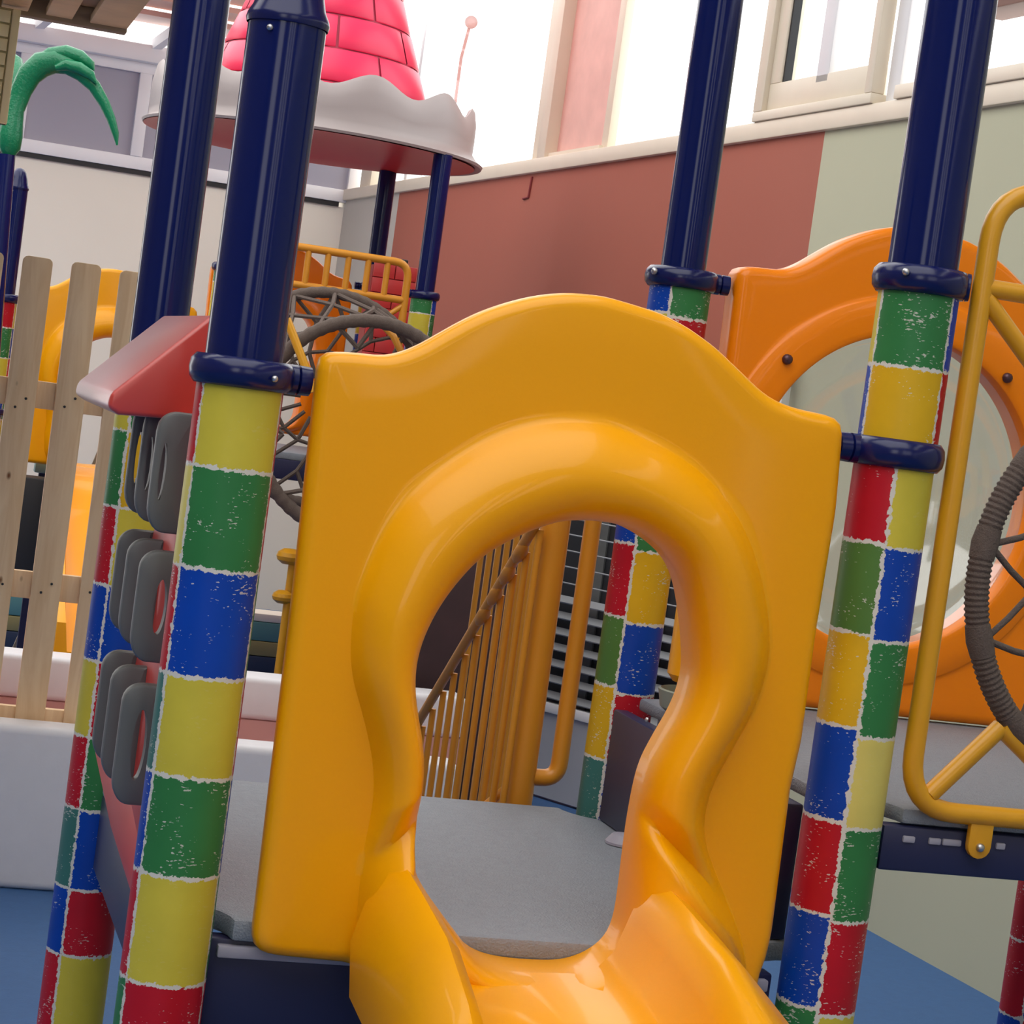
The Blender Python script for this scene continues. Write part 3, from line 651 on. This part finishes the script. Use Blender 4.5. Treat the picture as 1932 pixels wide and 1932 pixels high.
for k, (px, py) in enumerate(((-386, 424), (-294, 437), (-203, 450), (-112, 462), (-20, 473), (73, 485), (165, 497), (256, 513))):
    q = onY(px, py, FY); x, zt = q[0], q[2]; w = .0385
    P = [(x-w, 0.02), (x+w, 0.02), (x+w, zt-.014)]+[(x+w-.014+.014*math.cos(a), zt-.014+.014*math.sin(a)) for a in (.5, 1.1, math.pi/2)]+[(x-w+.014+.014*math.cos(a), zt-.014+.014*math.sin(a)) for a in (math.pi/2, 2.1, 2.7)]+[(x-w, zt-.014)]
    pk = prism('picket', P, 'Y', FY, FY+.02, PINE, fn, .002)
    for py2 in (760, 1110):
        qq = onY(px-(py2-485)*.122, py2, FY); 
        for dx in (-.012, .013): bolt(fn, (x+dx, FY, zat(x, FY, py2)+dx), (0, -1, 0), .0035, 'picket_screw', DARK)
for py in (752, 1108, 1362):
    z = zat(.45, FY, py); box('fence_rail', -.5, .60, FY+.02, FY+.045, z-.036, z+.036, PINE, fn, .002)

# ------------------------------------------------------------------ stairs railings behind the near platform
st = thing('stair_railing', 'ochre stair handrail with balusters descending behind the platform', 'railing', (1.1, 4.0, 0), 'stair railings')
X0 = 1.10
h0, h1 = onX(1003, 1002, X0), onX(793, 1356, X0)
dirh = (h1-h0)/np.linalg.norm(h1-h0)
tube('handrail', [h0-dirh*.05, h0, h1, h1+dirh*.25], .0095, FPIPE, st, 12)
for k in range(11):
    t = -.02+k*.105; q = h0*(1-t)+h1*t
    tube('baluster', [(X0+.012, q[1], 0), (X0+.012, q[1], q[2]-.004)], .0065, FPIPE, st, 10)
    if k in (2, 3, 4, 1): 
        q2 = q+np.array([0, 0, -.006]); tube('rail_bracket', [q2-dirh*.03, q2-dirh*.012, q2+dirh*.012, q2+dirh*.03], [.006, .0125, .0125, .006], FPIPE, st, 8)
tube('stringer_pipe', [onY(995, 1454, 3.78), onY(905, 1530, 3.78)], .008, FPIPE, st, 10)
st = thing('stair_railing', 'second ochre stair railing beyond, its pale bars behind the handrail', 'railing', (1.1, 4.6, 0), 'stair railings')
X1 = 1.42
g0, g1 = onX(1010, 900, X1), onX(898, 1000, X1)
tube('handrail', [g0, g1], .013, FPIPE, st, 12)
for px in (916, 932, 947, 963, 979, 994, 1010):
    q = onX(px-2, 1000, X1); tube('baluster', [(X1, q[1], 0), (X1, q[1], q[2]+.012)], .0075, FPIPE, st, 10)
gt = thing('pipe_gate', 'ochre upright tube with a U shaped pipe beside it, behind the platform', 'gate', (1.15, 3.7, 0))
GY = 3.72; q = onY(1012, 1250, GY)
tube('upright_tube', [(q[0], GY, .3), (q[0], GY, 1.55)], .0265, FPIPE, gt, 20)
u0 = onY(1082, 1250, GY); u1 = onY(1010, 1466, GY)
tube('u_pipe', fillet([(u0[0], GY, 1.55), (u0[0], GY, u1[2]), (q[0], GY, u1[2])], .085, 8), .0155, FPIPE, gt, 14)
tube('top_pipe', [(q[0], GY, 1.53), (u0[0], GY, 1.53)], .0155, FPIPE, gt, 12)

# louvred door standing open
ld = thing('louvred_door', 'pale louvred door with dark wire mesh above, behind the stair railing', 'door', (2.51, 7.69, 0))
A = np.array([2.511, 7.691, 0]); E1 = np.array([.496, -.868, 0]); NRM = np.array([-.868, -.496, 0])
def dpt(px, py):
    d = ray(px, py); t = ((A-CP)@NRM)/(d@NRM); return CP+d*t
s0, s1_ = -.25, .80
def slab(name, sa, sb, za, zb, m, off=0.0, t=.01, bev=0):
    c = A+E1*(sa+sb)/2+NRM*off+np.array([0, 0, (za+zb)/2]); return obox(name, c, E1, NRM, (0, 0, 1), (sb-sa)/2, t, (zb-za)/2, m, ld, bev)
DT = dpt(1150, 640)[2]
zslat = [dpt(1060, y)[2] for y in (1129, 1160, 1191, 1222, 1253, 1284, 1315)]
zr_ = dpt(1060, 1340)[2]; step = zslat[0]-zslat[1]
slab('lower_panel', s0, s1_, .01, zr_-.016, DOORG, 0, .016)
slab('bottom_rail', s0, s1_, zr_-.016, zr_+.02, WHITEF, .012, .02, .003)
slab('dark_backing', s0, s1_, zr_, DT-.05, DARK, -.06, .005)
for z in zslat:
    c = A+E1*(s0+s1_)/2+NRM*.012+np.array([0, 0, z]); ey = NRM*.85+np.array([0, 0, -.52]); obox('louvre_slat', c, E1, ey, np.cross(E1, ey), (s1_-s0)/2, .020, .0025, SLATG, ld)
for k in range(1, 9): tube('mesh_wire', [A+E1*s0+np.array([0, 0, zslat[0]+step*k]), A+E1*s1_+np.array([0, 0, zslat[0]+step*k])], .0032, SLATG, ld, 6)
for s_ in (-.02, .13, .3, .46, .62): slab('mesh_bar', s_, s_+.06, zr_, DT-.05, GREYP, -.05, .004)
for s_ in (s0, s1_-.03): slab('door_stile', s_, s_+.03, .01, DT, WHITEF, .005, .022, .003)
slab('top_rail', s0, s1_, DT-.05, DT, WHITEF, .005, .022, .003)
# dark board beyond
mb = tag(prism('storage_mound', [(1.62, 0), (1.60, .62), (1.68, .78), (1.80, .90), (2.0, 1.0), (2.22, 1.02), (2.26, 0)], 'Y', 7.42, 7.72, MAROON, None, .03), 'dark maroon covered heap low behind the stair handrail', 'cover')
# yellow drum and grey base on the right platform
dr = thing('play_drum', 'ochre upright drum on a grey green base, edge seen through the archway', 'drum', (1.5, 3.2, RZ))
q = onY(1272, 1200, 3.35); cx = q[0]+.05
lathe('drum_barrel', [(.001, onY(1290, 1287, 3.35)[2]-.002), (.04, onY(1290, 1287, 3.35)[2]-.0), (.05, onY(1290, 1287, 3.35)[2]+.012), (.05, 1.25), (.001, 1.25)], (cx, 3.35, 0), YEL, dr, 32)
lathe('drum_base', [(.001, RZ), (.05, RZ), (.066, RZ+.012), (.072, RZ+.04), (.068, RZ+.042), (.06, RZ+.02), (.001, RZ+.015)], (cx+.012, 3.35, 0), GREYGR, dr, 32)
lathe('drum_spindle', [(.012, RZ+.01), (.012, 1.3), (.001, 1.3)], (cx, 3.35, 0), STEEL, dr, 16)

# ------------------------------------------------------------------ far left: archway, slide, boards
fa = thing('archway_panel', 'distant yellow archway panel seen between the wooden pickets', 'panel', (.84, 9.27, .92))
def swap_low(L, lim, low):
    up = [i for i, a in enumerate(L) if a[1] < lim]; cut = next(i for i in up if i+1 not in up)
    return L[:cut+1]+low+[L[i] for i in up if i > cut]
R3 = chaikin(px2(swap_low(R_px, 1620, [(690, 1800), (1290, 1800)])), 2); H3 = chaikin(px2(swap_low(H_px, 1600, [(790, 1720), (850, 1765), (1100, 1765), (1180, 1720)])), 2)
hole_panel('archway_face', [(a, max(b, .745)) for a, b in O2], R3, H3, C2, PY, .07, lambda p: .05, YEL, fa, N=160, dY=9.24-PY, dZ=.175)
x, y = .404, 9.276
q = thing('play_post', 'short domed navy post with red, green, yellow sleeve left of the pickets', 'post', (x, y, 0), PG)
zl = zs(x, y, [566, 617, 674, 730, 790, 850, 910, 980, 1050, 1120])+[0]
sleeve(q, x, y, RS, [(-60, 60, zl, 'rgybrgybrg'), (60, 180, zl, 'ybrgybrgyb'), (180, 300, zl, 'gyrbgyrbgy')])
collar(q, x, y, zat(x, y, 562), .034, RS, [(0, .03)]); collar(q, x, y, zat(x, y, 775), .03, RS, [(180, .03)]); upper(q, x, y, .0405, zat(x, y, 565), zat(x, y, 352))
fs = thing('slide', 'distant yellow slide chute behind the lower pickets', 'slide', (.78, 8.5, 0))
secs = []
for Y, zz in ((9.14, .935), (8.95, .93), (8.8, .90), (8.5, .74), (8.2, .56), (7.95, .42), (7.8, .36)):
    P = [(.655, zz-.03), (.655, zz+.10), (.685, zz+.10), (.70, zz), (.86, zz), (.875, zz+.10), (.905, zz+.10), (.905, zz-.03)]
    secs.append([(a, Y, b) for a, b in P])
n = len(secs[0]); V = [v for s in secs for v in s]
Fc = [(i*n+k, i*n+(k+1) % n, (i+1)*n+(k+1) % n, (i+1)*n+k) for i in range(len(secs)-1) for k in range(n)]+[tuple(range(n)), tuple((len(secs)-1)*n+k for k in range(n))[::-1]]
mesh('slide_chute', V, Fc, YEL, fs, sharp=40)
box('slide_leg', .70, .74, 7.85, 7.89, 0, .35, NAVYF, fs)
box('slide_leg', .83, .87, 8.9, 8.94, 0, .88, NAVYF, fs)
a, b = onY(38, 905, 9.1), onY(86, 1074, 9.1)
tag(box('storage_box', a[0]-.03, b[0]+.0, 9.0, 9.16, b[2]-.06, a[2]+.02, DARK, None, .008), 'black box under the distant yellow archway', 'box')
ks = thing('striped_bench', 'low bench painted in teal, olive and navy stripes by the back wall', 'bench', (1.2, 10.25, 0))
for k, (m_, z0, z1) in enumerate(((NAVYP, .0, .10), (OLIVE, .10, .17), (TEAL, .17, .26), (CREAM, .26, .30))):
    box('bench_board', .2, 2.5, 10.2+.004*k, 10.4, z0, z1-.003, m_, ks, .004)
yk = thing('rocking_toy', 'yellow rounded rocking toy by the striped bench, behind the yellow archway edge', 'toy', (1.35, 8.6, 0))
q = onY(545, 1050, 8.6)
for px, py, r_ in ((546, 1050, .052), (534, 1126, .044)):
    q = onY(px, py, 8.6); lathe('toy_knob', [(.001, -r_*.62), (r_*.5, -r_*.58), (r_*.9, -r_*.3), (r_, 0), (r_*.9, r_*.3), (r_*.5, r_*.58), (.001, r_*.62)], tuple(q), YPIPE, yk, 24)
tube('toy_stem', [(q[0]+.02, 8.6, 0), (q[0]+.02, 8.6, onY(546, 1050, 8.6)[2])], .016, YPIPE, yk, 12)
# brown slatted prop seen by the pickets
a, b = onY(193, 822, 9.6), onY(181, 874, 9.6)
dp = np.array([a[0]+.05, 9.6, a[2]+.06]); dv = dp-np.array([b[0]-.01, 9.6, .86])
tag(bar('prop_board', dp-dv*(dp[2]-.012)/dv[2], dp, .05, .02, BEAMW), 'brown slanted prop board behind the pickets', 'board')
a, b = onY(150, 876, 9.45), onY(186, 905, 9.45)
lb_ = thing('ledge_stand', 'pale teal ledge board on dark legs above the distant yellow slide', 'ledge', (.8, 9.46, 0)); box('ledge_board', .62, .99, 9.42, 9.50, b[2], a[2], mat('pale_teal_paint', (.22, .34, .30), .5), lb_, .004)
for xx in (.64, .94): box('leg', xx, xx+.03, 9.44, 9.48, 0, b[2], NAVYF, lb_)

# ------------------------------------------------------------------ palm, pergola, block panel
pm = thing('plastic_palm', 'green moulded palm tree with a drooping frond at the upper left', 'palm', (.33, 8.3, 0))
PD = 8.45
def pa(x, y, dd=0): return atd(x, y, PD+dd)
tube('post', [pa(8, 700)*np.array([1, 1, 0])+np.array([0, 0, 0]), np.array([*pa(8, 292)[:2], pa(8, 292)[2]])], .042, NAVY, pm, 20)
tk = [pa(16, 296), pa(17, 280), pa(20, 255), pa(24, 230), pa(29, 205), pa(36, 182)]
tube('trunk', tk, [.02, .043, .046, .040, .034, .034], GREENP, pm, 18)
fr = [pa(30, 205), pa(40, 172), pa(55, 142), pa(78, 122), pa(105, 116), pa(130, 124), pa(155, 140), pa(178, 163), pa(197, 195), pa(210, 225), pa(218, 252), pa(221, 274)]
tube('frond', fr, [.034, .040, .046, .050, .046, .036, .031, .026, .022, .018, .014, .004], GREENP, pm, 14, ell=(1, .8))
tube('leaflet', [pa(70, 116), pa(95, 103), pa(125, 100), pa(152, 108), pa(172, 124), pa(177, 133)], [.02, .028, .031, .027, .019, .004], GREENP, pm, 12)
tube('leaflet', [pa(105, 128, -.03), pa(125, 122, -.03), pa(150, 128, -.03), pa(172, 142, -.03), pa(182, 158, -.03)], [.012, .022, .023, .018, .004], GREENP, pm, 12)
tube('frond', [pa(24, 215, .06), pa(30, 180, .08), pa(34, 150, .1), pa(30, 118, .14), pa(12, 104, .2), pa(-20, 112, .25)], [.02, .026, .03, .028, .024, .008], GREENP, pm, 12)

pg = thing('pergola_roof', 'flat pergola roof of tan slats on a weathered beam, top left corner', 'pergola', (0, 5.6, 2.3))
tipx = onZ(236, 66, 2.34)
bx1, by1 = tipx[0], tipx[1]
box('edge_beam', -1.2, bx1, by1-.05, by1, 2.338, 2.395, BEAMW, pg, .004)
SL = mat('tan_slat_wood', (.74, .54, .29), .65, var=.2, vscale=9); SL2 = mat('brown_board_wood', (.45, .34, .23), .7, var=.2, vscale=9)
slx = [onZ(px, py, 2.36)[0] for px, py in ((78, 40), (122, 47), (160, 52), (232, 66))]
wS, pitch_ = slx[1]-slx[0], slx[2]-slx[0]
for k in range(-8, 2):
    xa = slx[0]+pitch_*k; xb = min(xa+wS*1.12, bx1)
    if k == 1: xb = bx1
    box('roof_slat', xa, xb, 3.6, by1-.05, 2.35, 2.375, SL, pg, .003)
box('cover_board', -1.2, bx1-.01, 3.6, by1-.01, 2.395, 2.415, SL2, pg)
box('edge_beam', -1.2, bx1, 3.5, 3.6, 2.338, 2.395, BEAMW, pg, .004)
for yy in (3.55, by1-.06): box('pergola_post', -.45, -.37, yy-.04, yy+.04, 0, 2.338, BEAMW, pg, .004)
bp = thing('block_screen', 'narrow cream block patterned panel hanging under the pergola edge', 'panel', (.1, by1-.1, 2.0))
q1, q2 = onY(30, 90, by1-.1), onY(8, 236, by1-.1)
box('panel_core', -.25, q1[0]-.002, by1-.13, by1-.10, q2[2], 2.338, BLOCKD, bp)
box('panel_border', q1[0]-.022, q1[0], by1-.145, by1-.095, q2[2], 2.338, BLOCK, bp, .003)
nb = 8; hb = (2.335-q2[2])/nb
for k in range(nb):
    for j in range(4):
        xb = q1[0]-.026-j*.085-(.04 if k % 2 else 0); xa = xb-.081
        if k % 2 and j == 0: box('panel_block', q1[0]-.064, q1[0]-.026, by1-.14, by1-.13, q2[2]+k*hb+.003, q2[2]+(k+1)*hb-.003, BLOCK, bp, .002)
        box('panel_block', xa, xb, by1-.14, by1-.13, q2[2]+k*hb+.003, q2[2]+(k+1)*hb-.003, BLOCK, bp, .002)

# ------------------------------------------------------------------ far tower with red cone roof
RC = (1.575, 9.335, 0)
rf = thing('tower_roof', 'red block patterned cone roof with a white scalloped brim on the far tower', 'roof', (RC[0], RC[1], 2.38))
zbrim = 2.39
def scal(th, r, z): return .031*math.cos(11*(th+1.393))*max(0, min(1, (z-zbrim-.06)/.12))
bv, bf = lathe_vf([(.60, zbrim+.012), (.685, zbrim+.0), (.720, zbrim-.006), (.725, zbrim+.004), (.70, zbrim+.020), (.684, zbrim+.05), (.685, zbrim+.10), (.684, zbrim+.15), (.672, zbrim+.20), (.658, zbrim+.217), (.643, zbrim+.205), (.637, zbrim+.15), (.637, zbrim+.06)], RC, 140, zf=scal)
for i_, v in enumerate(bv):   # the lip reaches further out on the window side
    a_ = math.atan2(v[1]-RC[1], v[0]-RC[0]); r_ = math.hypot(v[1]-RC[1], v[0]-RC[0])
    if r_ > .69: k_ = 1+.018*math.cos(a_)/1.0-.006; bv[i_] = (RC[0]+(v[0]-RC[0])*k_, RC[1]+(v[1]-RC[1])*k_, v[2])
mesh('scalloped_brim', bv, bf, ROOFW, rf, sharp=60)
lathe('roof_underside', [(.001, zbrim+.10), (.4, zbrim+.07), (.60, zbrim+.012), (.665, zbrim-.004), (.70, zbrim-.008)], RC, REDBOX, rf, 72)
def cr_(z): t = z-2.45; return .535-.30*t-.05*math.sin(min(t, 1.6)/1.6*math.pi)*1.0 if t < 1.6 else .04
zz = [2.44+.08*k for k in range(21)]
lathe('cone_core', [(max(cr_(z)-.010, .01), z) for z in zz]+[(.002, zz[-1]+.03)], RC, PINKDARK, rf, 64)
rowh = .142; nb = 7
for k in range(10):
    z0, z1 = 2.47+k*rowh, 2.47+(k+1)*rowh-.006
    for j in range(nb):
        a0 = 2*math.pi*(j+(.5 if k % 2 else 0)+.23)/nb; a1 = a0+2*math.pi/nb-.012/cr_(z0); V = []; ns = 8
        for z, dr_ in ((z0, -.006), (z0+.005, .0), ((z0+z1)/2, .001), (z1-.005, 0), (z1, -.006)):
            for i in range(ns+1):
                a = a0+(a1-a0)*i/ns; r = cr_(z)+dr_-(.006 if i in (0, ns) else 0); V.append((RC[0]+r*math.cos(a), RC[1]+r*math.sin(a), z))
        Fc = [(r*(ns+1)+i, r*(ns+1)+i+1, (r+1)*(ns+1)+i+1, (r+1)*(ns+1)+i) for r in range(4) for i in range(ns)]
        mesh('roof_block', V, Fc, PINKRED, rf, sharp=60)
TP = [(2.03, 8.81, 'navy post at the front right corner of the far tower', 560), (2.03, 9.86, 'navy post at the back right corner of the far tower', 545), (onY(430, 505, 8.81)[0], 8.81, 'distant navy post mostly hidden behind the nearest navy post, only its edge showing', 508)]
for x, y, lb, pc in TP:
    q = thing('play_post', lb, 'post', (x, y, 0), PG); z = zat(x, y, pc)
    zl = [z, z-.055, z-.21, z-.36, z-.51, z-.66, z-.81, z-.96, z-1.11, z-1.26, z-1.41, 0]
    if x > 2 and y < 9: zl = [z, zat(x, y, 592), zat(x, y, 648), z-.36, z-.51, z-.66, z-.81, z-.96, z-1.11, z-1.26, z-1.41, 0]
    sleeve(q, x, y, RS, [(-78, 42, zl, 'gybrgybrgyb'), (42, 162, zl, 'bgyrbgyrbgy'), (162, 282, zl, 'yrbgyrbgyrb')])
    collar(q, x, y, z+.005, .034, RS, [(180 if x > 2 else 0, .03)]); upper(q, x, y, .039, z, zbrim-.004, cap=False)
rl = thing('guard_rail', 'orange pipe guard rail with bars in front of the far tower', 'railing', (1.6, 8.5, 1.6))
GY = 8.5; zt = onY(560, 465, GY)[2]; zm = onY(560, 537, GY)[2]; xr_ = onY(767, 540, GY)[0]
zlow = onY(745, 660, GY)[2]
tube('frame_pipe', fillet([(1.25, GY, zt), (xr_, GY, zt), (xr_, GY, 0)], .06, 6), .0155, FPIPE, rl, 12)
tube('cross_pipe', [(1.25, GY, zm), (xr_, GY, zm)], .0145, FPIPE, rl, 12)
for px in (532, 578, 616, 655, 693, 730):
    x = onY(px, 510, GY)[0]; tube('rail_bar', [(x, GY, zm), (x, GY, zt)], .0125, FPIPE, rl, 10)
tube('brace_pipe', [(xr_-.005, GY, zm-.02), onY(700, 616, GY)], .011, FPIPE, rl, 10)
nt_ = thing('rope_net_tunnel', 'brown rope net tunnel with two rope hoops beyond the yellow archway', 'tunnel', atd(650, 780, 8.2))
c1, c2 = atd(606, 752, 8.38), atd(684, 808, 7.95); r1, r2 = .40, .385
def hoop(c, r, a): return c+np.array([math.cos(a)*r, 0, math.sin(a)*r])
for c, r, rr in ((c1, r1, .021), (c2, r2, .024)):
    tube('rope_hoop', [hoop(c, r, 2*math.pi*k/240) for k in range(240)], [rr+(.0012 if k % 4 < 2 else -.0008) for k in range(240)], ROPE, nt_, 10, closed=True)
ropes = []; nn = 16
for k in range(nn):
    a = 2*math.pi*k/nn; b = 2*math.pi*(k+.5)/nn; d = 2*math.pi*(k+1)/nn
    m1 = (hoop(c1, r1, b)*.55+hoop(c2, r2, b)*.45); m2 = (hoop(c1, r1*.97, a)*.3+hoop(c2, r2*.97, a)*.7); m3 = (hoop(c1, r1*.97, d)*.3+hoop(c2, r2*.97, d)*.7)
    for P, Q in ((hoop(c1, r1, a), m1), (hoop(c1, r1, d), m1), (m1, m2), (m1, m3), (m2, hoop(c2, r2, b)), (m3, hoop(c2, r2, b))): ropes.append(tube_vf([P, Q], .0085, 6))
    i1, i2 = hoop(c1, r1*.72, b), hoop(c1, r1*.72, d+math.pi/nn)
    ropes += [tube_vf([hoop(c1, r1, a), i1], .008, 6), tube_vf([hoop(c1, r1, d), i1], .008, 6), tube_vf([i1, hoop(c1, r1*.45, d)], .008, 6), tube_vf([hoop(c1, r1*.45, a), hoop(c1, r1*.45, d)], .008, 6), tube_vf([hoop(c1, r1*.45, d), hoop(c1, r1*.2, d)], .008, 6)]
    if k % 2 == 0: ropes.append(tube_vf([hoop(c2, r2, a), hoop(c2, r2*.75, b)], .009, 6)); ropes.append(tube_vf([hoop(c2, r2, d), hoop(c2, r2*.75, b)], .009, 6))
joined('net_rope', ropes, ROPE, nt_)
tube('hoop_pipe', [atd(541, 602, 7.8), atd(556, 640, 7.8), atd(576, 692, 7.8), atd(590, 740, 7.8)], .0155, YPIPE, nt_, 10)
tube('hoop_pipe', [atd(694, 603, 8.25), atd(722, 613, 8.22), atd(742, 634, 8.2), atd(757, 664, 8.2), atd(765, 720, 8.2)], .0135, FPIPE, nt_, 10)
rb = thing('block_tower_panel', 'red block patterned panel on the far tower behind the guard rail', 'panel', (2.1, 9.2, 1.0))
RBY = 9.05; xa, xb = onY(702, 520, RBY)[0], onY(786, 520, RBY)[0]; zt2 = onY(745, 500, RBY)[2]
box('panel_core', xa, xb, RBY, RBY+.12, .8, zt2-.01, REDBOXD, rb)
hb = .062
for k in range(14):
    z1 = zt2-k*hb; w = (xb-xa)/2
    cuts = [xa, xa+w, xb] if k % 2 == 0 else [xa, xa+w*.5, xa+w*1.5, xb]
    for a, b in zip(cuts[:-1], cuts[1:]): box('panel_block', a+.002, b-.002, RBY-.012, RBY+.002, z1-hb+.003, z1, REDBOX, rb, .002)
box('panel_knob', xa+.09, xa+.15, RBY+.02, RBY+.08, zt2-.012, zt2+.03, BLACK, rb, .006)
fo = thing('archway_panel', 'distant orange archway panel behind the guard rail of the far tower', 'panel', (1.6, 9.86, 1.2))
hole_panel('archway_face', [(.84+(a-.84)*.92, max(b, .745)) for a, b in O2], R3, H3, C2, PY, .07, lambda p: .04, ORA, fo, N=140, dX=1.615-.84, dY=9.83-PY, dZ=.41)
tg_ = thing('tower_floor', 'navy framed floor of the far tower', 'platform', (1.6, 9.3, 1.1)); box('deck_top', 1.2, 2.03, 8.86, 9.8, 1.08, 1.11, DECK, tg_, .005); box('fascia_beam', 1.26, 1.97, 8.84, 8.87, 1.0, 1.08, NAVYF, tg_, .004)
# red sign outdoors, beyond the glass
sg = thing('street_sign', 'washed out red disc on a thin pole outside the windows', 'sign', (5, 22, 0))
q = atd(889, 42, 24); d2 = q-CP
lathe_v, lathe_f = lathe_vf([(.001, -.01), (.07, -.01), (.07, .01), (.001, .01)], (0, 0, 0), 24)
mesh('sign_disc', [(q[0]+v[0], q[1]+v[2], q[2]+v[1]) for v in lathe_v], lathe_f, SIGNR, sg)
q2 = atd(870, 110, 24); tube('sign_pole', [(q2[0], q2[1], 0), (q2[0], q2[1], q2[2]), (q[0], q[1]+.03, q[2])], .018, SIGNR, sg, 8)
